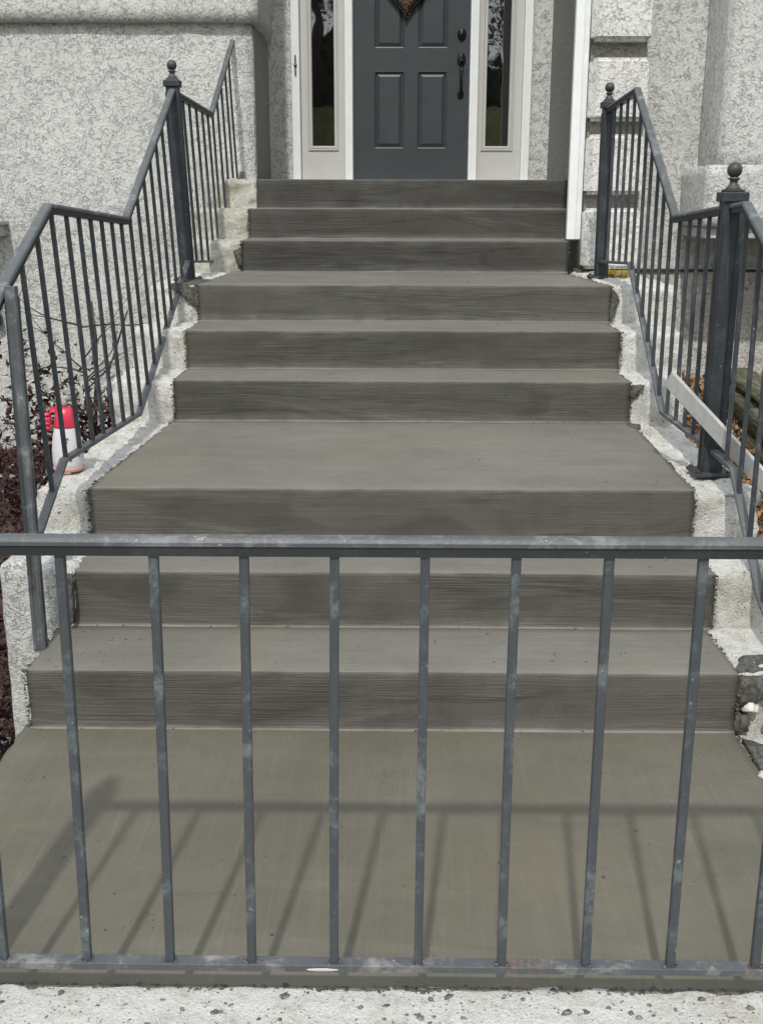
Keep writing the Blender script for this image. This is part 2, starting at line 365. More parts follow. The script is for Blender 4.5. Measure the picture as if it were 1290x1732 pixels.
_T = {}
def _ico(n):
    if n not in _T:
        bm = bmesh.new(); bmesh.ops.create_icosphere(bm, subdivisions=n, radius=1); bm.verts.ensure_lookup_table()
        _T[n] = ([v.co.copy() for v in bm.verts], [[v.index for v in f.verts] for f in bm.faces]); bm.free()
    return _T[n]
OCT = ([Vector(v) for v in ((1, 0, 0), (-1, 0, 0), (0, 1, 0), (0, -1, 0), (0, 0, 1), (0, 0, -1))],
       [(0, 2, 4), (2, 1, 4), (1, 3, 4), (3, 0, 4), (2, 0, 5), (1, 2, 5), (3, 1, 5), (0, 3, 5)])
def stones(bm, pts, rmin, rmax, flat=0.6, seed=1):
    rnd = random.Random(seed); V = []; F = []
    for p in pts:
        r = rmin + (rmax - rmin) * rnd.random() ** 2.5
        vs, fs = OCT if r < 0.003 else _ico(1) if r < 0.012 else _ico(2)
        sx, sy, sz = r * rnd.uniform(.7, 1.3), r * rnd.uniform(.7, 1.3), r * flat * rnd.uniform(.7, 1.2)
        c, s_ = math.cos(rnd.uniform(0, 6.28)), math.sin(rnd.uniform(0, 6.28)); b0 = len(V); off = Vector((p[0] * 50, p[1] * 50, p[2] * 50))
        for v in vs:
            q = v * (1 + 0.5 * noise.noise(v * 1.7 + off)); x, y = q.x * sx, q.y * sy
            V.append((x * c - y * s_ + p[0], x * s_ + y * c + p[1], q.z * sz + p[2]))
        F += [tuple(i + b0 for i in f) for f in fs]
    me = bpy.data.meshes.new('tmp'); me.from_pydata(V, [], F); bm.from_mesh(me); bpy.data.meshes.remove(me)

# ------------------------------------------------------------------ ground
def terrain(name, x0, x1, y0, y1, fn, mat, res):
    nx = int((x1 - x0) / res) + 1; ny = int((y1 - y0) / res) + 1
    vs = []; fs = []
    for j in range(ny + 1):
        for i in range(nx + 1):
            x = x0 + (x1 - x0) * i / nx; y = y0 + (y1 - y0) * j / ny; vs.append((x, y, fn(x, y)))
    for j in range(ny):
        for i in range(nx):
            a = j * (nx + 1) + i; fs.append((a, a + 1, a + nx + 2, a + nx + 1))
    me = bpy.data.meshes.new(name); me.from_pydata(vs, [], fs); return link(name, me, mat, None, True)
def z_left(x, y): return -0.45 + 0.02 * nz((x, y, 0), 2) + 0.10 * max(0, min(1, (y - 4) / 4))
def z_right(x, y):
    t = max(0, min(1, (y - 3.3) / 3.4)); return 0.02 + 0.38 * t + 0.02 * nz((x, y, 0), 3)
gl = terrain('garden_bed', -6, -1.10, 1.0, 8.4, z_left, M_SOIL, 0.12); tag(gl, kind='structure')
gr = terrain('garden_bed', 1.16, 5, 1.0, 7.2, z_right, M_SOIL, 0.12); tag(gr, kind='structure')
def z_lawn(x, y):
    t = max(0, min(1, (-y - 5) / 10)); return -0.52 + 4.6 * t * t * (3 - 2 * t)
lw = terrain('lawn', -90, 90, -120, 40, z_lawn, M_GRASS, 1.6); tag(lw, kind='structure')
pth = box('path', -1.6, 1.6, -3.5, 1.2, -0.40, -0.03, M_CURB, None, 0.01); tag(pth, kind='structure')

# ------------------------------------------------------------------ staircase
ST = empty('staircase', (0, 3, 0)); tag(ST, 'freshly resurfaced dark grey concrete staircase between white rough side blocks, rising to the door', 'staircase')
YF = [7.538, 7.176, 6.818, 5.721, 5.290, 4.921, 3.701, 3.342, 2.984]
XL = [-.894, -.903, -.905, -.988, -.978, -.973, -1.041, -1.051, -1.056]
XR = [1.19, 1.19, 1.023, 1.084, 1.057, 1.038, 1.02, 1.007, .99]
RS = 0.18
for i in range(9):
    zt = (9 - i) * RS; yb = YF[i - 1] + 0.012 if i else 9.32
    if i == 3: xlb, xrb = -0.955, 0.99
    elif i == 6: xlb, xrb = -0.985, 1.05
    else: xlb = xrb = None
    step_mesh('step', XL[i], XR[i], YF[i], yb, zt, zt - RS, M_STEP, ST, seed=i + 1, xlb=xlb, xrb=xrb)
# lower landing slab
def landing():
    bm = bmesh.new(); x0, x1, y0, y1 = -1.075, 0.985, 1.863, 2.996; nx, ny = 90, 50; g = []
    for j in range(ny + 1):
        r = []
        for i in range(nx + 1):
            u = i / nx; v = j / ny; x = x0 + (x1 - x0) * u + (0.02 * (1 - v) if u > .99 else 0); y = y0 + (y1 - y0) * v
            if j == 0: y += 0.006 * nz((x, 0, 0), 9) + 0.004 * nz((x, 0, 0), 37)
            if i in (0, nx): x += 0.006 * nz((0, y, 0), 20)
            z = 0.0018 * nz((x, y, 0), 2.1) + 0.0005 * nz((x, y, 0), 12)
            if v > 0.985: z += 0.002
            r.append(bm.verts.new((x, y, z)))
        g.append(r)
    for j in range(ny):
        for i in range(nx): bm.faces.new((g[j][i], g[j][i + 1], g[j + 1][i + 1], g[j + 1][i]))
    ed = [e for e in bm.edges if e.is_boundary]
    ex = bmesh.ops.extrude_edge_only(bm, edges=ed)
    for v in ex['geom']:
        if isinstance(v, bmesh.types.BMVert): v.co.z = -0.06
    return bobj('landing', bm, M_LAND, ST, True)
landing()
# rough white side blocks, stepped with the stair
OL, OR = -1.235, 1.245
def side(x0, x1, y0, y1, z0, z1, mat=None, **kw):
    return block('side_block', x0, x1, y0, y1, z0, z1, mat or M_OLD, ST, **kw)
sl = [(7.56, 8.34, 1.61, -.90), (7.195, 7.60, 1.43, -.91), (6.84, 7.24, 1.25, -.912), (5.742, 6.9, 1.072, -.990), (5.315, 5.80, .892, -.982), (4.945, 5.37, .712, -.98),
      (3.725, 5.0, .527, -1.035)]
for k, (y0, y1, z1, xi) in enumerate(sl):
    side(OL - .01 * (k % 3), xi + (0.10 if k == 6 else 0.012), y0, y1, -0.3 if k > 3 else z1 - .5, z1, mat=M_OLDG if k < 3 else None, rad=0.014, amp=0.024 if k < 3 else 0.017, freq=15, res=0.018, amp2=0.009)
b = side(OL, -1.040, 3.32, 3.78, -0.7, 0.385, rad=0.022, amp=0.006, freq=8, res=0.022, amp2=0.002)
b.data.materials.clear(); b.data.materials.append(M_PONY)
side(-1.075, -1.0, 3.325, 3.72, 0.1, 0.372, rad=0.012, amp=0.02, freq=18, res=0.014, amp2=0.010)
sr = [(5.742, 7.02, 1.072, 1.085, 1.42), (5.315, 5.80, .892, 1.06, 1.36), (4.945, 5.37, .712, 1.042, 1.30), (3.725, 5.0, .534, 1.03, OR + .01), (3.365, 3.78, .354, 1.01, OR + .02), (3.01, 3.42, .174, .995, 1.50)]
for k, (y0, y1, z1, xi, xo) in enumerate(sr):
    side(xi - (0.012 if k != 3 else 0.02), xo, y0, y1, -0.3, z1 - (.008 if k == 3 else 0), rad=0.018, amp=0.017, freq=13, res=0.018, amp2=0.009)
side(0.975, 1.6, 1.72, 3.06, -0.4, -0.012, rad=0.03, amp=0.035, freq=9, res=0.022, amp2=0.012)
# base under the slabs
block('base_wall', -1.083, 1.0, 1.90, 3.34, -0.7, -0.03, M_PONY, ST, rad=0.012, amp=0.004, res=0.05)
box('fill', -0.96, 0.97, 3.0, 9.2, -0.3, 0.15, M_OLD, ST)
# front kerb of white old concrete
def curb():
    bm = bmesh.new(); rblock(bm, -1.6, 1.6, 1.2, 1.871, -0.4, 0.001, rad=0.006, amp=0.005, freq=30, res=0.012, amp2=0.006)
    return bobj('kerb', bm, M_CURB, ST, True)
curb()
# dark crumbs along the cold joints
def crumbs():
    bm = bmesh.new(); pts = []; rnd = random.Random(3)
    for i in range(1, 9):
        zt = (9 - i) * RS; yb = YF[i - 1]
        for side_, xx in ((-1, XL[i]), (1, XR[i])):
            if i == 1 and side_ == 1: continue
            for k in range(95):   # down the riser
                pts.append((xx + side_ * rnd.uniform(-.002, .010), YF[i] + rnd.uniform(-.004, .014), zt - RS * rnd.random()))
            n = int((yb - YF[i]) / 0.0045)
            for k in range(n):
                f = rnd.random(); x2 = xx
                if i == 3: x2 = xx + f * ((-.955 + .988) if side_ < 0 else (.99 - 1.084))
                if i == 6: x2 = xx + f * ((-.985 + 1.041) if side_ < 0 else (1.05 - 1.02))
                pts.append((x2 + side_ * rnd.uniform(-.004, .008), YF[i] + f * (yb - YF[i]), zt - rnd.uniform(0.002, 0.008)))
    for k in range(420): pts.append((0.99 + rnd.uniform(0, .02), rnd.uniform(1.9, 2.98), rnd.uniform(-.008, .0)))
    for k in range(2600):
        x_ = rnd.uniform(-1.05, 1.1)
        pts.append((x_, 1.866 + rnd.gauss(0, .004) - .006 * max(0, noise.noise(Vector((x_ * 9, 0, 0)))), rnd.uniform(-.006, .001)))
    for k in range(60): # dropped bits at riser feet
        i = rnd.choice((5, 7, 8)); pts.append((rnd.uniform(XL[i], XR[i]), YF[i] - rnd.random() ** 2 * .02 - .004, (8 - i) * RS + .0015))
    for k in range(420):
        i = rnd.randint(3, 8); pts.append((rnd.uniform(XL[i] + .02, XR[i] - .02), YF[i] + .02 + rnd.random() * (YF[i - 1] - YF[i] - .04), (9 - i) * RS - .0006))
    for k in range(70): pts.append((rnd.uniform(-1.02, -.75), rnd.uniform(3.0, 3.33), .1795))
    for k in range(90): pts.append((rnd.uniform(-1.0, .96), rnd.uniform(1.9, 2.95), -.0006))
    stones(bm, pts, 0.0010, 0.0058, 0.7, 5)
    return tag(bobj('mortar_crumbs', bm, M_CRUMB, ST), kind='stuff')
crumbs()
# ragged dark mortar patches
def patch(pts3, nrm, th, seed):
    """irregular plaster dab: outline points in space, given thickness"""
    bm = bmesh.new(); c = sum((Vector(p) for p in pts3), Vector()) / len(pts3); out = []
    n = Vector(nrm); rnd = random.Random(seed)
    for i in range(len(pts3)):
        a = Vector(pts3[i]); b2 = Vector(pts3[(i + 1) % len(pts3)])
        for k in range(4):
            p = a.lerp(b2, k / 4); p += (p - c).normalized() * rnd.uniform(-.006, .007); out.append(p)
    lo = [bm.verts.new(p - n * 0.02) for p in out]; mi = [bm.verts.new(p + n * th * .5) for p in out]
    hi = [bm.verts.new(c + (p - c) * .86 + n * (th + rnd.uniform(-.002, .002))) for p in out]; cc = bm.verts.new(c + n * th)
    k = len(out)
    for i in range(k):
        j = (i + 1) % k
        bm.faces.new((lo[i], lo[j], mi[j], mi[i])); bm.faces.new((mi[i], mi[j], hi[j], hi[i])); bm.faces.new((hi[i], hi[j], cc))
    bm.faces.new(lo[::-1]); return bobj('mortar_patch', bm, M_CRUMB, ST, True)
patch([(-1.125, 5.728, 1.065), (-.985, 5.728, 1.072), (-.985, 5.728, .955), (-1.045, 5.728, 1.00)], (0, -1, 0), .010, 1)
patch([(-1.13, 5.76, 1.076), (-.985, 5.74, 1.076), (-.97, 6.12, 1.076), (-1.09, 6.05, 1.076)], (0, 0, 1), .006, 2)
patch([(-.96, 6.826, 1.20), (-.905, 6.826, 1.22), (-.905, 6.826, 1.115), (-.935, 6.826, 1.13)], (0, -1, 0), .010, 3)
patch([(1.085, 5.728, 1.065), (1.11, 5.728, 1.05), (1.125, 5.728, 1.0), (1.105, 5.728, .92), (1.082, 5.728, .90)], (0, -1, 0), .008, 4)
patch([(1.04, 4.935, .530 + .17), (1.10, 4.935, .70), (1.075, 4.935, .66), (1.04, 4.935, .63)], (0, -1, 0), .012, 5)
patch([(1.02, 4.90, .536), (1.085, 4.88, .536), (1.06, 4.80, .536), (1.02, 4.78, .536)], (0, 0, 1), .006, 6)
patch([(.99, 3.0, .165), (1.22, 3.0, .175), (1.22, 3.0, .07), (1.06, 3.0, .10), (.995, 3.0, .08)], (0, -1, 0), .018, 7)
patch([(.985, 3.02, .178), (1.22, 3.02, .176), (1.22, 3.14, .176), (1.04, 3.13, .176)], (0, 0, 1), .006, 8)
patch([(.99, 3.0, .06), (1.03, 3.0, .05), (1.035, 3.0, .0), (.99, 3.0, -.01)], (0, -1, 0), .02, 9)
patch([(-1.02, 3.30, .36), (-1.0, 3.30, .36), (-1.0, 3.30, .2), (-1.015, 3.30, .2)], (0, -1, 0), .006, 10)
patch([(1.0, 2.94, .0), (1.05, 2.9, .0), (1.02, 2.6, .0), (.99, 2.5, .0)], (0, 0, 1), .004, 11)
for k, (p, r) in enumerate([((1.035, 2.992, .075), .030), ((1.13, 2.975, .05), .050), ((1.06, 2.80, .012), .016), ((1.04, 2.72, .01), .012), ((1.10, 2.55, .014), .02), ((1.065, 2.86, .014), .013), ((1.02, 2.60, .01), .010)]):
    bm = bmesh.new(); stones(bm, [p], r, r, .45, 20 + k); [setattr(v, 'co', v.co + Vector((nz(v.co, 35, k), nz(v.co, 35, k + 3), nz(v.co, 35, k + 6))) * r * .5) for v in bm.verts]; bobj('stone', bm, M_WSTONE if k < 2 else M_PEB, ST, True)
# pebbles showing through the front kerb
bm = bmesh.new(); rnd = random.Random(11)
pts = [(rnd.uniform(-.9, .95), 1.858 - 0.16 * rnd.random(), -.001) for _ in range(520)]
pts = [p for p in pts if True]
stones(bm, pts, 0.0008, 0.0085, .4, 12); tag(bobj('exposed_pebbles', bm, M_PEB, ST, True), kind='stuff')

# ------------------------------------------------------------------ house
H = empty('house', (0, 9, 0)); tag(H, 'grey stuccoed house with white quoins, recessed porch and bay around the front door', 'house')
def hbox(name, *a, mat=None, bev=0.0, parent=None): return box(name, *a, mat or M_WALL, parent or H, bev)
block('wall', -6.5, -.99, 8.35, 9.6, -0.9, 5.6, M_WALL, H, rad=0.010, amp=0.004, freq=2, res=0.12, amp2=0.0005)
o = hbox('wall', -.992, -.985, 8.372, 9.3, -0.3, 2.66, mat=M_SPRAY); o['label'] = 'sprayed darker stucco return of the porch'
block('wall_band', -6.5, -.945, 8.285, 9.23, 2.665, 5.5, M_WALL, H, rad=0.012, amp=0.004, freq=5, res=0.09, amp2=0.001)
hbox('wall', -1.0, -.80, 9.295, 9.6, 1.2, 5.6); hbox('wall', 1.045, 1.25, 9.295, 9.6, 1.2, 5.6); hbox('wall', -.80, 1.045, 9.293, 9.6, 3.80, 5.6)
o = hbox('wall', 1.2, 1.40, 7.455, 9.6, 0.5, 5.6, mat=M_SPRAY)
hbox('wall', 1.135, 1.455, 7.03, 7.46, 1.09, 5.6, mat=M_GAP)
hbox('wall', 1.40, 5.0, 7.15, 9.6, 1.085, 5.6)
hbox('corner_board', 1.035, 1.085, 6.985, 7.04, 1.265, 5.6, mat=M_TRIM, bev=0.003)
hbox('corner_board_bead', 1.088, 1.120, 7.005, 7.04, 1.265, 5.6, mat=M_TRIM, bev=0.003)
hbox('foundation', 1.10, 5.0, 7.125, 7.4, -0.4, 1.066, mat=M_FOUND)
hbox('weep_screed', 1.40, 5.0, 7.110, 7.16, 1.068, 1.083, mat=M_SCREED)
hbox('rim_board', 1.09, 1.45, 7.0, 7.1, 0.9, 1.0875, mat=M_TIMBER)
for z0, z1 in ((1.092, 1.448), (1.525, 1.865), (1.94, 2.285), (2.375, 2.72), (2.80, 3.15), (3.23, 3.58)):
    bm = bmesh.new()
    prism(bm, [(1.124, 7.028), (1.124, 6.980), (1.158, 6.925), (1.455, 6.925), (1.466, 6.938), (1.466, 7.028)], z0, z1)
    bmesh.ops.bevel(bm, geom=[e for e in bm.edges if abs(e.verts[0].co.z - e.verts[1].co.z) < 1e-5 and min(e.verts[0].co.y, e.verts[1].co.y) < 7.01], offset=0.022, segments=3, affect='EDGES')
    bobj('quoin', bm, M_QUOIN, H)
# bay
block('bay', 1.83, 4.6, 6.65, 7.2, 1.66, 5.6, M_WALL, H, rad=0.01, amp=0.003, freq=3, res=0.09, amp2=0.001)
def sill():
    bm = bmesh.new()
    rblock(bm, 1.74, 4.6, 6.56, 7.2, 1.345, 1.685, rad=0.012, amp=0.004, freq=6, res=0.05, amp2=0.001)
    return bobj('bay_base', bm, M_WALL, H, True)
sill(); hbox('bay_soffit_board', 1.765, 4.6, 6.60, 7.15, 1.285, 1.343, mat=M_FOUND, bev=0.004)
hbox('porch_ceiling', -1.0, 1.2, 8.0, 9.6, 5.3, 5.55, mat=M_TRIM)

# door
YD = 9.33
D = empty('door', (0.12, YD, 1.63)); D.parent = H; D.matrix_parent_inverse = H.matrix_world.inverted()
D['label'] = 'dark slate six panel front door'
def dobj(name, bm, mat, smooth=False): return bobj(name, bm, mat, D, smooth)
DX0, DX1 = -.331, .571
# leaf made of stiles and rails around recessed panel fields
def leaf():
    bm = bmesh.new(); cols = [(-.165, .068), (.170, .403)]; rows_ = [(1.885, 2.462), (2.625, 3.21), (3.34, 3.56)]
    y0, y1 = YD, YD + .045
    abox(bm, DX0, cols[0][0], y0, y1, 1.628, 3.66); abox(bm, cols[0][1], cols[1][0], y0, y1, 1.628, 3.66); abox(bm, cols[1][1], DX1, y0, y1, 1.628, 3.66)
    for c0, c1 in cols:
        zs = [1.628] + [z for r in rows_ for z in r] + [3.66]
        for i in range(0, len(zs), 2): abox(bm, c0 - .0005, c1 + .0005, y0 + .0003, y1, zs[i], zs[i + 1])
    dobj('leaf', bm, M_DOOR)
    for c0, c1 in cols:
        for z0, z1 in rows_:
            bm = bmesh.new()
            # sloping cove into the recess then raised field
            def ring(inset, y): return [bm.verts.new((x, y, z)) for x, z in ((c0 + inset, z0 + inset), (c1 - inset, z0 + inset), (c1 - inset, z1 - inset), (c0 + inset, z1 - inset))]
            rs = [ring(0.0, y0 - .001), ring(.004, y0 - .004), ring(.009, y0 - .002), ring(.014, y0 + .014), ring(.020, y0 + .014), ring(.042, y0 + .002), ring(.046, y0 + .002)]
            for a, b_ in zip(rs, rs[1:]):
                for i in range(4): j = (i + 1) % 4; bm.faces.new((a[i], a[j], b_[j], b_[i]))
            bm.faces.new(rs[-1]); dobj('panel', bm, M_DOOR)
leaf()
def lathe(bm, prof, c, axis='Z', n=20, sx=1.0, sz=1.0):
    rings = []
    for r, h in prof:
        ring = []
        for k in range(n):
            a = 2 * math.pi * k / n; u, v = r * math.cos(a) * sx, r * math.sin(a) * sz
            p = (u, v, h) if axis == 'Z' else (u, -h, v)
            ring.append(bm.verts.new(Vector(c) + Vector(p)))
        rings.append(ring)
    for a, b_ in zip(rings, rings[1:]):
        for i in range(n): j = (i + 1) % n; bm.faces.new((a[i], a[j], b_[j], b_[i]))
    bm.faces.new(rings[0][::-1]); bm.faces.new(rings[-1])
bm = bmesh.new(); lathe(bm, [(.034, 0), (.034, .006), (.028, .012), (.024, .012), (.022, .024), (.018, .028)], (.508, YD, 2.725), 'Y', sz=1.35)
lathe(bm, [(.014, .026), (.014, .034), (.010, .037)], (.508, YD, 2.725), 'Y'); dobj('deadbolt', bm, M_HW, True)
def tube(bm, pts, rad, n=8, caps=True):
    rings = []; P = [Vector(p) for p in pts]
    for i, p in enumerate(P):
        d = (P[min(i + 1, len(P) - 1)] - P[max(i - 1, 0)]).normalized()
        up = Vector((0, 0, 1)) if abs(d.z) < .9 else Vector((1, 0, 0)); a = d.cross(up).normalized(); b_ = d.cross(a)
        r = rad[i] if isinstance(rad, (list, tuple)) else rad
        rings.append([bm.verts.new(p + (a * math.cos(2 * math.pi * k / n) + b_ * math.sin(2 * math.pi * k / n)) * r) for k in range(n)])
    for a, b_ in zip(rings, rings[1:]):
        for i in range(n): j = (i + 1) % n; bm.faces.new((a[i], a[j], b_[j], b_[i]))
    if caps: bm.faces.new(rings[0][::-1]); bm.faces.new(rings[-1])
bm = bmesh.new(); lathe(bm, [(.034, 0), (.034, .006), (.026, .011)], (.508, YD, 2.545), 'Y', sz=1.45)
lathe(bm, [(.026, 0), (.026, .006), (.018, .011)], (.506, YD, 2.292), 'Y', sz=1.35)
tube(bm, [(.508, YD - .008, 2.50), (.508, YD - .035, 2.495), (.508, YD - .052, 2.46), (.507, YD - .055, 2.40), (.506, YD - .050, 2.34), (.506, YD - .030, 2.305), (.506, YD - .008, 2.298)], [.012, .012, .010, .012, .010, .010, .009], 10)
tube(bm, [(.508, YD - .01, 2.53), (.508, YD - .045, 2.535), (.508, YD - .06, 2.525)], [.010, .012, .014], 8)
dobj('handle', bm, M_HW, True)
hbox('sill', -.80, 1.045, 9.20, 9.38, 1.600, 1.632, mat=M_SIDE)
# casing and sidelights
for x0, x1, yy in ((-.803, -.742, 9.262), (-.392, -.334, 9.275), (.574, .638, 9.275), (.985, 1.047, 9.262)):
    hbox('door_casing', x0, x1, yy, 9.40, 1.633, 3.80, mat=M_TRIM, bev=0.003)
    hbox('casing_bead', x0 + .012, x0 + .018, yy - .004, yy + .01, 1.634, 3.79, mat=M_TRIM)
hbox('head_casing', -.742, .985, 9.268, 9.40, 3.70, 3.798, mat=M_TRIM)
def sidelight(x0, x1, g0, g1, lab):
    wd = empty('sidelight', ((x0 + x1) / 2, 9.33, 1.63)); wd.parent = H; wd.matrix_parent_inverse = H.matrix_world.inverted(); wd['label'] = lab
    zb = 1.905; zt = 3.50
    bm = bmesh.new(); abox(bm, x0, g0, 9.33, 9.38, 1.633, 3.70); abox(bm, g1, x1, 9.33, 9.38, 1.633, 3.70)
    abox(bm, g0, g1, 9.33, 9.38, 1.633, zb); abox(bm, g0, g1, 9.33, 9.38, zt, 3.70); bobj('frame', bm, M_SIDE, wd)
    bm = bmesh.new(); w_ = .034
    def ring(o_, y): return [bm.verts.new((x, y, z)) for x, z in ((g0 - o_, zb - o_), (g1 + o_, zb - o_), (g1 + o_, zt + o_), (g0 - o_, zt + o_))]
    rs = [ring(w_, 9.332), ring(w_, 9.322), ring(w_ * .8, 9.318), ring(w_ * .6, 9.326), ring(w_ * .45, 9.320), ring(w_ * .1, 9.320), ring(0, 9.334), ring(-.003, 9.345)]
    for a, b_ in zip(rs, rs[1:]):
        for i in range(4): j = (i + 1) % 4; bm.faces.new((a[i], a[j], b_[j], b_[i]))
    bobj('glazing_bead', bm, M_SIDE, wd)
    box('pane', g0 - .003, g1 + .003, 9.343, 9.349, zb - .003, zt + .003, M_GLASS, wd)
sidelight(-.7415, -.3925, -.652, -.478, 'left sidelight window reflecting dark foliage')
sidelight(.6385, .9845, .708, .888, 'right sidelight window reflecting trees, sky and lawn')
bm = bmesh.new(); lathe(bm, [(.012, 0), (.012, .012), (.008, .016)], (-.772, 9.262, 2.50), 'Y', 12); abox(bm, -.777, -.767, 9.252, 9.262, 2.42, 2.57, .002)
bobj('doorbell', bm, M_HW, H, True)
bm = bmesh.new(); lathe(bm, [(.006, 0), (.005, .003)], (-.772, 9.246, 2.50), 'Y', 10); bobj('doorbell_button', bm, M_WSTONE, H, True)

# heart wreath hanging on the door
bm = bmesh.new(); hp = []
for k in range(40):
    a = 2 * math.pi * k / 40; hx = 16 * math.sin(a) ** 3; hz = 13 * math.cos(a) - 5 * math.cos(2 * a) - 2 * math.cos(3 * a) - math.cos(4 * a); hp.append((hx / 16 * .15, (hz / 17) * .19))
rings = []
for s_, y in ((1, 0), (1.04, -.02), (.9, -.05), (.55, -.065), (.1, -.07)):
    rings.append([bm.verts.new((.082 + x * s_, YD - .012 + y, 3.035 + z * s_)) for x, z in hp])
for a, b_ in zip(rings, rings[1:]):
    for i in range(40): j = (i + 1) % 40; bm.faces.new((a[i], a[j], b_[j], b_[i]))
bm.faces.new(rings[0]); bm.faces.new(rings[-1][::-1])
hw = bobj('heart_wreath', bm, M_WICK, None, True); tag(hw, 'gilt brown woven heart decoration hanging on the slate front door, only its tip in view', 'wreath')
bm = bmesh.new(); tube(bm, [(.082 + x * 1.07, YD - .03, 3.035 + z * 1.07) for x, z in hp[1:] + hp[:1]], .010, 6, False); bobj('rim', bm, M_BLACK, hw, True)

# ------------------------------------------------------------------ railings
def bar_mesh(bm, p0, p1, w_, d_):
    """square bar between two points, width across x, depth across y"""
    p0, p1 = Vector(p0), Vector(p1)
    a = [bm.verts.new(p0 + Vector((sx * w_ / 2, sy * d_ / 2, 0))) for sx, sy in ((-1, -1), (1, -1), (1, 1), (-1, 1))]
    b_ = [bm.verts.new(p1 + Vector((sx * w_ / 2, sy * d_ / 2, 0))) for sx, sy in ((-1, -1), (1, -1), (1, 1), (-1, 1))]
    bm.faces.new(a[::-1]); bm.faces.new(b_)
    for i in range(4): j = (i + 1) % 4; bm.faces.new((a[i], a[j], b_[j], b_[i]))
def sweep(bm, path, prof, side_dir):
    """sweep a 2D section (u across side_dir, v up) along a polyline, mitred"""
    P = [Vector(p) for p in path]; sd = Vector(side_dir); rings = []
    for i, p in enumerate(P):
        d0 = (P[i] - P[i - 1]).normalized() if i else (P[1] - P[0]).normalized()
        d1 = (P[i + 1] - P[i]).normalized() if i < len(P) - 1 else d0
        d = (d0 + d1).normalized(); up = sd.cross(d) ; up = up if up.z > 0 else -up; up.normalize()
        k = 1 / max(.5, d.dot(d0)); s_ = (sd - d * sd.dot(d)).normalized()
        rings.append([bm.verts.new(p + s_ * u + up * v * k) for u, v in prof])
    n = len(prof)
    for a, b_ in zip(rings, rings[1:]):
        for i in range(n): j = (i + 1) % n; bm.faces.new((a[i], a[j], b_[j], b_[i]))
    bm.faces.new(rings[0][::-1]); bm.faces.new(rings[-1])
CAP = [(-.0160, -.012), (.0160, -.012), (.0172, -.005), (.014, .0010), (.007, .0030), (-.007, .0030), (-.014, .0010), (-.0172, -.005)]
CHAN = [(-.0125, -.030), (.0125, -.030), (.0125, -.0125), (-.0125, -.0125)]
FLATR = [(-.013, -.014), (.013, -.014), (.014, -.001), (.012, .0), (-.012, .0), (-.014, -.001)]
def rail(parent, path, sd=(1, 0, 0)):
    bm = bmesh.new(); sweep(bm, path, CAP, sd); h = bobj('handrail', bm, M_RAIL, parent)
    bm = bmesh.new(); sweep(bm, path, CHAN, sd); bobj('channel', bm, M_CHAN, h)
def brail(parent, path, sd=(1, 0, 0), mat=None):
    bm = bmesh.new(); sweep(bm, path, FLATR, sd); bobj('bottom_rail', bm, mat or M_RAIL, parent)
def interp(path, y):
    for a, b_ in zip(path, path[1:]):
        lo, hi = sorted((a[1], b_[1]))
        if lo - 1e-6 <= y <= hi + 1e-6:
            t = (y - a[1]) / (b_[1] - a[1]); return a[0] + (b_[0] - a[0]) * t, a[2] + (b_[2] - a[2]) * t
    return None
def finial(parent, x, y, z, s=1.0, cw=.052):
    bm = bmesh.new(); abox(bm, x - cw, x + cw, y - cw, y + cw, z - .030, z + .002, .004); abox(bm, x - cw * .72, x + cw * .72, y - cw * .72, y + cw * .72, z + .002, z + .010, .003)
    bobj('post_cap', bm, M_POST, parent)
    r = .0255 * s
    prof = [(.030 * s, z + .010), (.022 * s, z + .017), (.014 * s, z + .030), (.013 * s, z + .040), (.020 * s, z + .043), (.020 * s, z + .047), (.012 * s, z + .050)]
    cz = z + .050 + r * .93
    for k in range(1, 11):
        a = -math.pi / 2 + math.pi * k / 11; 
        if r * math.cos(a) > .010: prof.append((r * math.cos(a), cz + r * math.sin(a)))
    prof.append((.004, cz + r))
    bm = bmesh.new(); lathe(bm, prof, (x, y, 0), 'Z', 18); bobj('finial', bm, M_FINIAL, parent, True)
def post(parent, x0, y0, z0, x1, y1, z1, w_=.078, cap=True, plate=True, mat=None):
    bm = bmesh.new(); bar_mesh(bm, (x0, y0, z0), (x1, y1, z1), w_, w_)
    p = bobj('post', bm, mat or M_POST, parent)
    # raised side strips make the fluted faces
    bm = bmesh.new()
    for sx in (-1, 1):
        bar_mesh(bm, (x0 + sx * w_ * .36, y0 - w_ / 2, z0), (x1 + sx * w_ * .36, y1 - w_ / 2, z1 - .03), w_ * .26, .006)
        bar_mesh(bm, (x0 - w_ / 2, y0 + sx * w_ * .36, z0), (x1 - w_ / 2, y1 + sx * w_ * .36, z1 - .03), .006, w_ * .26)
        bar_mesh(bm, (x0 + w_ / 2, y0 + sx * w_ * .36, z0), (x1 + w_ / 2, y1 + sx * w_ * .36, z1 - .03), .006, w_ * .26)
    bobj('flute_strips', bm, mat or M_POST, p)
    if cap: finial(p, x1, y1, z1 + .028, 1.0, w_ * .66)
    if plate:
        bm = bmesh.new(); abox(bm, x0 - .068, x0 + .068, y0 - .068, y0 + .068, z0 - .004, z0 + .008, .003)
        for sx in (-1, 1):
            for sy in (-1, 1): lathe(bm, [(.009, z0 + .008), (.009, z0 + .015), (.006, z0 + .017)], (x0 + sx * .053, y0 + sy * .053, 0), 'Z', 6)
        bobj('base_plate', bm, M_FINIAL, p)
    return p
BW = 0.0142
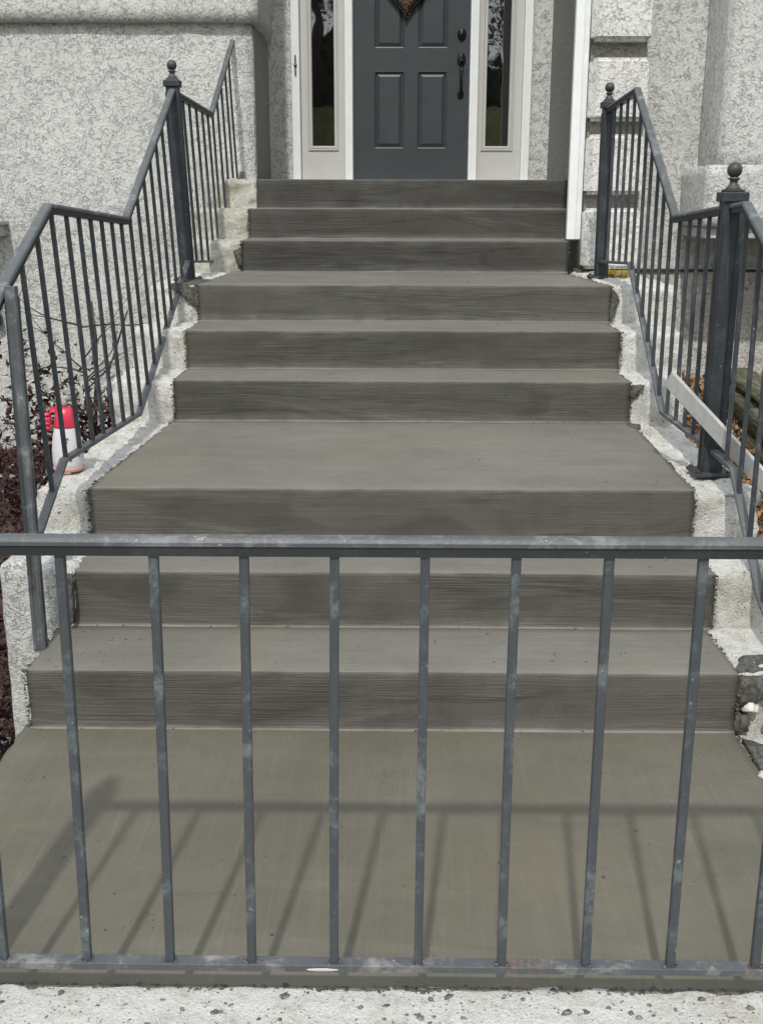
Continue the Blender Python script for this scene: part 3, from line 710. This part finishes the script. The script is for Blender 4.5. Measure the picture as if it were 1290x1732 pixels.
# balusters share one unit mesh, scaled to length
bm = bmesh.new(); abox(bm, -.5, .5, -.5, .5, 0, 1, 0); unit_me = bpy.data.meshes.new('baluster'); bm.to_mesh(unit_me); bm.free(); unit_me.materials.append(M_BAR)
def baluster(parent, b0, b1, w_=BW, mat=None):
    """each bar is real geometry of its own length; a touch of twist and bend like the old bars"""
    bm = bmesh.new(); p0, p1 = Vector(b0), Vector(b1); n = 6; rings = []
    sd = (b0[0] * 37 + b0[1] * 91) % 10; 
    for k in range(n + 1):
        t = k / n; p = p0.lerp(p1, t); bow = math.sin(math.pi * t) * .0018
        p = p + Vector((bow * noise.noise(Vector((sd, 1, 0))), bow * noise.noise(Vector((sd, 7, 0))), 0)) * 2
        ang = .05 * noise.noise(Vector((sd, 3, 0))); c, s_ = math.cos(ang), math.sin(ang); h = w_ / 2; bv = .0014
        rings.append([bm.verts.new(p + Vector((x * c - y * s_, x * s_ + y * c, 0))) for x, y in ((-h + bv, -h), (h - bv, -h), (h, -h + bv), (h, h - bv), (h - bv, h), (-h + bv, h), (-h, h - bv), (-h, -h + bv))])
    for a, b_ in zip(rings, rings[1:]):
        for i in range(8): j = (i + 1) % 8; bm.faces.new((a[i], a[j], b_[j], b_[i]))
    bm.faces.new(rings[0][::-1]); bm.faces.new(rings[-1]); bobj('baluster', bm, mat or M_BAR, parent)
    # weld bead at the foot
def bars(parent, ys, top, bot):
    for y in ys:
        a = interp(bot, y); b_ = interp(top, y)
        if a and b_: baluster(parent, (a[0], y, a[1] - .003), (b_[0], y, b_[1] - .028))

# left railing (inside edge of the white side blocks)
LR = empty('railing', (-1.1, 3.3, 0.18)); tag(LR, 'grey metal stair railing on the left, kinked around two landings, ending against the house wall', 'railing', 'railings around the stairs')
XT = -1.13; XB = -1.09
ltop = [(XT, 2.70, 0.93), (XT, 3.25, 1.232), (XT, 3.775, 1.472), (XT, 4.86, 1.416), (XT, 6.03, 2.028), (XT, 7.285, 2.008), (XT, 8.35, 2.560)]
lbot = [(XB, 2.70, 0.20), (XB, 3.298, 0.500), (XB, 3.615, 0.662), (XB, 4.733, 0.612), (XB, 6.056, 1.182), (XB, 7.315, 1.121), (XB, 8.352, 1.690)]
rail(LR, ltop); brail(LR, lbot[1:])
post(LR, -1.064, 3.16, .17, -1.098, 3.262, 1.245, .030, cap=False, plate=False, mat=M_RAIL)
post(LR, -1.100, 6.10, 1.078, -1.134, 6.08, 2.045, .062)
yb_ = [3.47, 3.64, 3.81, 3.985, 4.14, 4.30, 4.46, 4.62, 4.78, 4.94, 5.10, 5.255, 5.41, 5.565, 5.72, 5.875]
bars(LR, yb_, ltop, lbot)
bars(LR, [6.33, 6.52, 6.74, 6.95, 7.15, 7.34, 7.54, 7.74, 7.94, 8.13], ltop, lbot)

# right railing
RR = empty('railing', (1.14, 3.97, .54)); tag(RR, 'grey metal stair railing on the right with two ball-topped posts and a straightedge through it', 'railing', 'railings around the stairs')
XR_ = 1.14
rtop = [(XR_, 2.70, 0.97), (XR_, 3.79, 1.482), (XR_, 4.065, 1.468), (XR_, 4.727, 1.431), (XR_, 5.65, 2.002), (XR_, 6.44, 1.968)]
rbot = [(XR_, 2.70, .05), (XR_, 3.30, .305), (XR_, 3.69, .625), (XR_, 3.95, .632), (XR_, 4.727, .627), (XR_, 5.586, 1.203), (XR_, 6.40, 1.170)]
rail(RR, rtop); brail(RR, rbot)
post(RR, 1.140, 3.97, .540, 1.142, 3.965, 1.485, .067)
post(RR, 1.150, 6.41, 1.078, 1.143, 6.40, 1.970, .062)
bars(RR, [2.95, 3.12, 3.28, 3.46, 3.61, 3.775], rtop, rbot)
bars(RR, [4.225, 4.36, 4.50, 4.655, 4.81, 4.965, 5.10, 5.245, 5.39, 5.54, 5.70, 5.865, 6.03, 6.20], rtop, rbot)

# front railing
FR = empty('railing', (0, 1.8, 0)); tag(FR, 'grey metal railing crossing the foot of the picture in front of the lower landing', 'railing', 'railings around the stairs')
YR = 1.8
ftop = [(-.86, YR, .938), (1.0, YR, .938)]
rail(FR, ftop, (0, 1, 0)); brail(FR, [(-.86, YR, .113), (1.0, YR, .110)], (0, 1, 0), M_FLAT)
ftx = [-.718, -.561, -.403, -.2506, -.0983, .0538, .2066, .362, .519, .678, .834]
fbx = [-.7253, -.5685, -.413, -.2602, -.1065, .0501, .2054, .3614, .5183, .6759, .832]
for a, b_ in zip(ftx, fbx): baluster(FR, (b_, YR, .106), (a, YR, .911), .0158, M_FBAR)
post(FR, -.835, YR, -.002, -.835, YR, .97, .056, plate=True)
post(FR, .985, YR, -.002, .985, YR, .97, .045, plate=True)
bm = bmesh.new(); rnd = random.Random(4)
pts = []
for b_ in fbx:
    for k in range(16): pts.append((b_ + rnd.uniform(-.014, .014), YR + rnd.uniform(-.010, .004), .1128))
stones(bm, pts, .0015, .0048, .6, 9); tag(bobj('weld_beads', bm, M_FLAT, FR, True), kind='stuff')
bm = bmesh.new(); pts_ = []
for k in range(28):
    a = 2 * math.pi * k / 28; r_ = 1 + .18 * noise.noise(Vector((math.cos(a) * 2, math.sin(a) * 2, 3))); pts_.append((-.128 + .030 * math.cos(a) * r_, YR - .0142, .1035 + .0032 * math.sin(a) * r_))
a_ = [bm.verts.new(p) for p in pts_]; b2_ = [bm.verts.new((p[0] * .9 - .0128, p[1] - .0012, .1035 + (p[2] - .1035) * .7)) for p in pts_]
for i in range(28): j = (i + 1) % 28; bm.faces.new((a_[i], a_[j], b2_[j], b2_[i]))
bm.faces.new(b2_); o = bobj('paint_smear', bm, M_SIDE, FR); o['label'] = 'white paint smear on the front of the bottom rail'

# aluminium straightedge leaning through the right railing
def straightedge():
    u = Vector((.999, 4.078, .864)); c = Vector((1.239, 3.678, .583)); d = (c - u).normalized(); v = u + d * 0.95; bm = bmesh.new()
    wv = (Vector((0.0, 0.0, 1.0)) - d * d.z).normalized(); tv = d.cross(wv).normalized(); hw, ht = .031, .008
    sec = [(-hw, -ht), (hw, -ht), (hw, ht), (-hw, ht)]
    a = [bm.verts.new(u + wv * p + tv * q) for p, q in sec]; b_ = [bm.verts.new(v + wv * p + tv * q) for p, q in sec]
    bm.faces.new(a[::-1]); bm.faces.new(b_)
    for i in range(4): j = (i + 1) % 4; bm.faces.new((a[i], a[j], b_[j], b_[i]))
    bmesh.ops.bevel(bm, geom=bm.edges[:], offset=.0015, segments=1, affect='EDGES')
    o = bobj('straightedge', bm, M_ALU); tag(o, 'flat silver metal straightedge leaning through the bars beside the right hand post', 'straightedge')
straightedge()

# yellow stained wood
bm = bmesh.new(); pts = [(1.175, 6.47, 1.092), (1.20, 6.46, 1.096), (1.24, 6.45, 1.095), (1.30, 6.45, 1.094), (1.345, 6.44, 1.097)]
tube(bm, pts, [.014, .021, .019, .022, .020], 10)
for v in bm.verts: v.co += Vector((0, 1, 1)) * .004 * nz(v.co, 40)
tag(bobj('wood_scrap', bm, M_YEL, None, True), 'short yellow and brown stained wood piece lying behind the upper right post foot', 'wood scrap')

# ------------------------------------------------------------------ spray bottle
BX, BY, BZ = -1.184, 3.985, .536
SB = empty('spray_bottle', (BX, BY, BZ)); tag(SB, 'white spray bottle with red collar and trigger on the ledge behind the left railing', 'spray bottle')
bm = bmesh.new(); lathe(bm, [(.045, 0.006), (.053, .012), (.056, .03), (.055, .08), (.050, .12), (.043, .155), (.038, .170)], (BX, BY, BZ), 'Z', 24); bobj('bottle', bm, M_BOT, SB, True)
bm = bmesh.new(); lathe(bm, [(.051, -.001), (.0555, .004), (.0565, .013), (.052, .018)], (BX, BY, BZ), 'Z', 24)
abox(bm, BX - .013, BX + .018, BY - .052, BY - .03, BZ - .006, BZ + .006, .002); bobj('foot', bm, M_PINK, SB, True)
bm = bmesh.new(); lathe(bm, [(.0425, .158), (.043, .164), (.037, .200), (.031, .226), (.020, .232)], (BX, BY, BZ), 'Z', 24)
bobj('collar', bm, M_RED, SB, True)
bm = bmesh.new()
tube(bm, [(BX - .020, BY - .008, BZ + .225), (BX - .045, BY - .012, BZ + .222), (BX - .060, BY - .014, BZ + .195), (BX - .066, BY - .014, BZ + .165), (BX - .066, BY - .014, BZ + .148)], [.010, .013, .015, .014, .011], 10)
for k in range(4): lathe(bm, [(.004, .0), (.016, .004), (.016, .010), (.004, .014)], (BX - .063, BY - .014, BZ + .150 + k * .016), 'Z', 10)
bobj('trigger', bm, M_RED, SB, True)
bm = bmesh.new(); tube(bm, [(BX, BY, BZ + .23), (BX, BY, BZ + .262)], .012, 10); tube(bm, [(BX - .03, BY, BZ + .262), (BX + .028, BY, BZ + .262)], .011, 10); bobj('pump', bm, M_GREYLEAF, SB, True)
bm = bmesh.new(); tube(bm, [(BX + .028, BY, BZ + .235), (BX + .055, BY - .01, BZ + .215), (BX + .072, BY - .012, BZ + .212)], [.006, .007, .009], 8)
bobj('nozzle', bm, M_BLACK, SB, True)
# printed marks wrapped on the bottle
bm = bmesh.new()
def mark(a0, a1, z0, z1):
    n = 4; r_ = lambda z: .0568 if z < .08 else .0568 - (z - .08) * .125
    vs = [[bm.verts.new((BX + r_(z) * math.sin(a0 + (a1 - a0) * k / n), BY - r_(z) * math.cos(a0 + (a1 - a0) * k / n), BZ + z)) for k in range(n + 1)] for z in (z0, z1)]
    for k in range(n): bm.faces.new((vs[0][k], vs[0][k + 1], vs[1][k + 1], vs[1][k]))
mark(.0, .38, .118, .126); mark(.0, .30, .108, .114); mark(.05, .22, .096, .101); mark(.0, .45, .060, .068); mark(.05, .40, .052, .056); mark(.35, .5, .040, .048)
for k in range(4): mark(.95, 1.12, .055 + k * .016, .059 + k * .016); mark(1.08 - .13 * (k % 2), 1.12 - .13 * (k % 2), .055 + k * .016, .066 + k * .016)
bobj('print', bm, M_INK, SB)

# ------------------------------------------------------------------ things on the left house wall
bm = bmesh.new(); abox(bm, -3.25, -2.785, 8.02, 8.35, 1.318, 1.345, .005)
sb = bobj('wall_shelf', bm, M_BRACK); tag(sb, 'pale bracket shelf fixed to the left house wall at the edge of view', 'shelf')
bm = bmesh.new(); prism(bm, [(-2.85, 8.10), (-2.81, 8.10), (-2.81, 8.35), (-2.85, 8.35)], 1.24, 1.318); bobj('bracket', bm, M_BRACK, sb)
bm = bmesh.new(); tube(bm, [(-2.86 + .035 * math.sin(a * .5236), 8.25, 1.43 + .07 * math.cos(a * .5236)) for a in range(13)], .007, 6, False)
tag(bobj('metal_ring', bm, M_HW, None, True), 'small dark ring standing on the wall shelf at the left edge', 'ring')
bm = bmesh.new(); lathe(bm, [(.05, 0), (.062, .02), (.062, .07), (.035, .09)], (-2.945, 8.35, .64), 'Y', 20)
tube(bm, [(-2.93, 8.30, .68), (-2.89, 8.30, .80), (-2.88, 8.33, .86)], .008, 6)
tag(bobj('vent_cap', bm, M_BLACK, None, True), 'round black vent cap on the left house wall at the edge of view', 'vent cap')
# left over pipe at the pony wall
bm = bmesh.new(); tube(bm, [(-1.42, 3.5, -.4), (-1.42, 3.5, .02), (-1.45, 3.6, .09), (-1.6, 3.9, .12)], .045, 14)
tag(bobj('downpipe', bm, M_BRACK, None, True), 'pale drain pipe beside the white stuccoed block at lower left', 'pipe')

# ------------------------------------------------------------------ timbers on the right
TB = empty('timber_edging', (1.8, 5.6, .3)); tag(TB, 'two weathered landscape timbers stacked against the garden bed behind the right railing', 'timber')
for k, (z0, z1, dx) in enumerate(((.20, .335, -.01), (.342, .475, .0), (.482, .545, .03))):
    bm = bmesh.new(); rblock(bm, -.09, .09, -1.3, 1.3, z0, z1, rad=.022, amp=.010, freq=6, res=.035, amp2=.004)
    bmesh.ops.rotate(bm, verts=bm.verts, cent=(0, 0, 0), matrix=Matrix.Rotation(R(-5), 3, 'Z')); bmesh.ops.translate(bm, verts=bm.verts, vec=(1.87 + dx, 5.35, 0))
    bobj('timber', bm, M_TIMBER, TB, True)

# ------------------------------------------------------------------ leaf helpers
def leaves(pts, lmin, lmax, wr, rnd, up=0.3, bend=0.25, nseg=2):
    vs = []; fs = []
    for p in pts:
        L = rnd.uniform(lmin, lmax); W = L * wr * rnd.uniform(.7, 1.3)
        d = Vector((rnd.gauss(0, 1), rnd.gauss(0, 1), rnd.gauss(up, .8))).normalized(); s_ = d.cross(Vector((rnd.gauss(0, 1), rnd.gauss(0, 1), rnd.gauss(0, 1)))).normalized(); n = d.cross(s_)
        p = Vector(p); b0 = len(vs)
        vs += [p, p + d * L * .45 + s_ * W / 2 + n * L * .06, p + d * L * .45 - s_ * W / 2 + n * L * .06, p + d * L + n * (-L * bend), p + d * L * .45]
        fs += [(b0, b0 + 1, b0 + 4), (b0, b0 + 4, b0 + 2), (b0 + 4, b0 + 1, b0 + 3), (b0 + 2, b0 + 4, b0 + 3)]
    return vs, fs
def leafobj(name, pts, lmin, lmax, wr, seed, mat, parent=None, up=.3, bend=.25):
    vs, fs = leaves(pts, lmin, lmax, wr, random.Random(seed), up, bend)
    me = bpy.data.meshes.new(name); me.from_pydata([tuple(v) for v in vs], [], fs); return link(name, me, mat, parent)

# maroon shrub with bare upright stem by the left wall
SH = empty('shrub', (-2.0, 6.9, -.4)); tag(SH, 'dark red leaved shrub with bare twiggy stems against the left house wall', 'shrub')
rnd = random.Random(21)
def twig(bm, p, d, L, r, depth, tips):
    pts = [Vector(p)]; d = Vector(d).normalized(); n = 6
    for k in range(n):
        d = (d + Vector((rnd.gauss(0, .16), rnd.gauss(0, .16), rnd.gauss(0.02, .10)))).normalized(); pts.append(pts[-1] + d * L / n)
    tube(bm, pts, [r * (1 - .75 * k / n) for k in range(n + 1)], 5 if r < .01 else 8)
    tips += pts[2:]
    if depth > 0:
        for k in range(rnd.randint(2, 4)):
            q = rnd.choice(pts[2:]); twig(bm, q, d + Vector((rnd.gauss(0, .9), rnd.gauss(0, .5), rnd.gauss(.1, .5))), L * rnd.uniform(.35, .6), r * .42, depth - 1, tips)
tips = []
bm = bmesh.new()
twig(bm, (-1.92, 6.9, -.4), (-.01, 0, 1), 1.30, .022, 0, tips); twig(bm, (-1.87, 6.95, -.4), (.02, 0, 1), 1.28, .019, 0, tips)
bobj('trunk', bm, M_BARK, SH, True)
bm = bmesh.new(); tips2 = []
for k in range(13):
    z = rnd.uniform(-.1, .75); twig(bm, (-1.91, 6.92, z), (rnd.choice((-1, -1, 1)) * rnd.uniform(.5, 1), rnd.uniform(-.4, .3), rnd.uniform(.1, .8)), rnd.uniform(.35, .6), .006, 2, tips2)
bobj('twigs', bm, M_BARK, SH)
pts = []
for k in range(1500):
    a = rnd.gauss(0, 1); cx, cz, sx, sz = rnd.choice(((-2.15, .30, .17, .16), (-2.05, -.02, .25, .20), (-2.2, -.18, .25, .14), (-1.70, .0, .13, .12), (-1.92, .12, .16, .12)))
    pts.append((cx + rnd.gauss(0, sx), 6.85 + rnd.gauss(0, .16), max(-.38, cz + rnd.gauss(0, sz))))
leafobj('foliage', pts, .035, .085, .38, 5, M_MAROON, SH, .5)
leafobj('dry_leaves', [(p[0] + .03, p[1] - .02, p[2] - .04) for p in pts[::4]], .03, .07, .4, 6, M_GREYLEAF, SH, .1)
bobj_pts = []
# dark red ground cover and litter
pts = []; rnd = random.Random(31)
for k in range(16000):
    x = rnd.uniform(-3.6, -1.24); y = rnd.uniform(3.4, 8.3); z = z_left(x, y)
    pts.append((x, y, z + rnd.random() ** 2 * .09))
tag(leafobj('ground_cover', pts, .03, .075, .36, 8, M_MAROON, None, .4), 'low dark red leafy ground cover filling the bed left of the stairs', 'ground cover', kind='stuff')
pts = [(rnd.uniform(-2.4, -1.15), rnd.uniform(2.2, 4.6), 0) for _ in range(6000)]
pts = [(x, y, z_left(x, y) + .01 + rnd.random() * .015) for x, y, _ in pts]
tag(leafobj('leaf_litter', pts, .012, .045, .5, 9, M_LITTER, None, .0), 'brown mulch bits scattered on the soil at lower left', 'mulch', kind='stuff')
bm = bmesh.new(); stones(bm, [(rnd.uniform(-1.9, -1.17), rnd.uniform(2.4, 4.0), -.44) for _ in range(260)], .006, .024, .6, 41)
tag(bobj('gravel', bm, M_WSTONE, None, True), 'pale gravel bits in the soil at lower left', 'gravel', kind='stuff')
# wood chips right
pts = []
for k in range(15000):
    x = rnd.uniform(1.25, 2.6); y = rnd.uniform(2.9, 7.1); pts.append((x, y, z_right(x, y) + rnd.random() * .03))
tag(leafobj('wood_chips', pts, .018, .055, .5, 10, M_CHIP, None, .0, .05), 'tan wood chip mulch behind the right railing', 'wood chips', kind='stuff')

# ------------------------------------------------------------------ trees across the lawn (seen mirrored in the sidelights)
def tree(x, y, z0, h, cr, seed, lab, n=5000, zc=.58):
    rnd = random.Random(seed)
    T = empty('tree', (x, y, z0)); tag(T, lab, 'tree', 'trees across the lawn behind the viewer')
    bm = bmesh.new(); ends = []
    tube(bm, [(x, y, z0), (x + .1, y, z0 + h * .3), (x - .1, y + .1, z0 + h * .6), (x, y, z0 + h * .9)], [.24, .18, .12, .04], 10)
    for k in range(16):
        a = rnd.uniform(0, 6.28); zz = z0 + h * rnd.uniform(.28, .85); L = cr * rnd.uniform(.5, 1)
        e = (x + math.cos(a) * L, y + math.sin(a) * L, zz + L * .5); tube(bm, [(x, y, zz), ((x + e[0]) / 2, (y + e[1]) / 2, zz + L * .32), e], [.07, .045, .015], 6); ends.append(e)
    bobj('trunk', bm, M_BARK, T, True)
    pts = []
    cl = [(Vector(e) + Vector((rnd.gauss(0, .5), rnd.gauss(0, .5), rnd.gauss(0, .5)))) for e in ends for _ in range(4)]
    for k in range(n):
        c = rnd.choice(cl); v = Vector((rnd.gauss(0, 1), rnd.gauss(0, 1), rnd.gauss(0, .8))) * .38; pts.append(c + v)
    leafobj('crown', pts, .10, .22, .5, seed + 1, M_GREEN, T, 0)
tree(-2.4, -16, 4.0, 8.5, 2.2, 51, 'broad green tree behind the viewer, mirrored in the left sidelight', 9000)
tree(-5.8, -18, 4.0, 9, 2.6, 52, 'tall green tree on the lawn bank, furthest left behind the viewer')
tree(1.2, -18, 4.0, 3.3, 1.3, 53, 'small green tree behind the viewer, mirrored in the right sidelight', 6000)
tree(4.9, -18.5, 4.0, 4.0, 1.5, 54, 'medium green tree right of the small one on the bank', 6000)
tree(7.8, -20, 4.0, 9, 2.6, 55, 'large green tree furthest right on the bank')
rnd = random.Random(77)
def hedge(x0, x1, y, h, seed, lab):
    rnd = random.Random(seed); pts = []
    T = empty('hedge', ((x0 + x1) / 2, y, 4)); tag(T, lab, 'hedge')
    bm = bmesh.new(); rblock(bm, x0 + .2, x1 - .2, y - .5, y + .5, 3.2, 4 + h - .35, rad=.4, amp=.25, freq=1.3, res=.2, amp2=.08); bobj('core', bm, M_GREEN, T, True)
    for k in range(9000):
        x = rnd.uniform(x0, x1); top = 4 + h * (.82 + .30 * noise.noise(Vector((x * .9, seed, 0)))); pts.append((x, y + rnd.gauss(0, .45), rnd.uniform(3.4, top)))
    leafobj('foliage', pts, .12, .28, .5, seed, M_GREEN, T, .4)
hedge(-9, -.2, -17, 2.6, 61, 'dense dark hedge along the top of the bank, left part')
hedge(-.1, 9.5, -17.2, 1.7, 62, 'lower dense hedge along the top of the bank, right part')
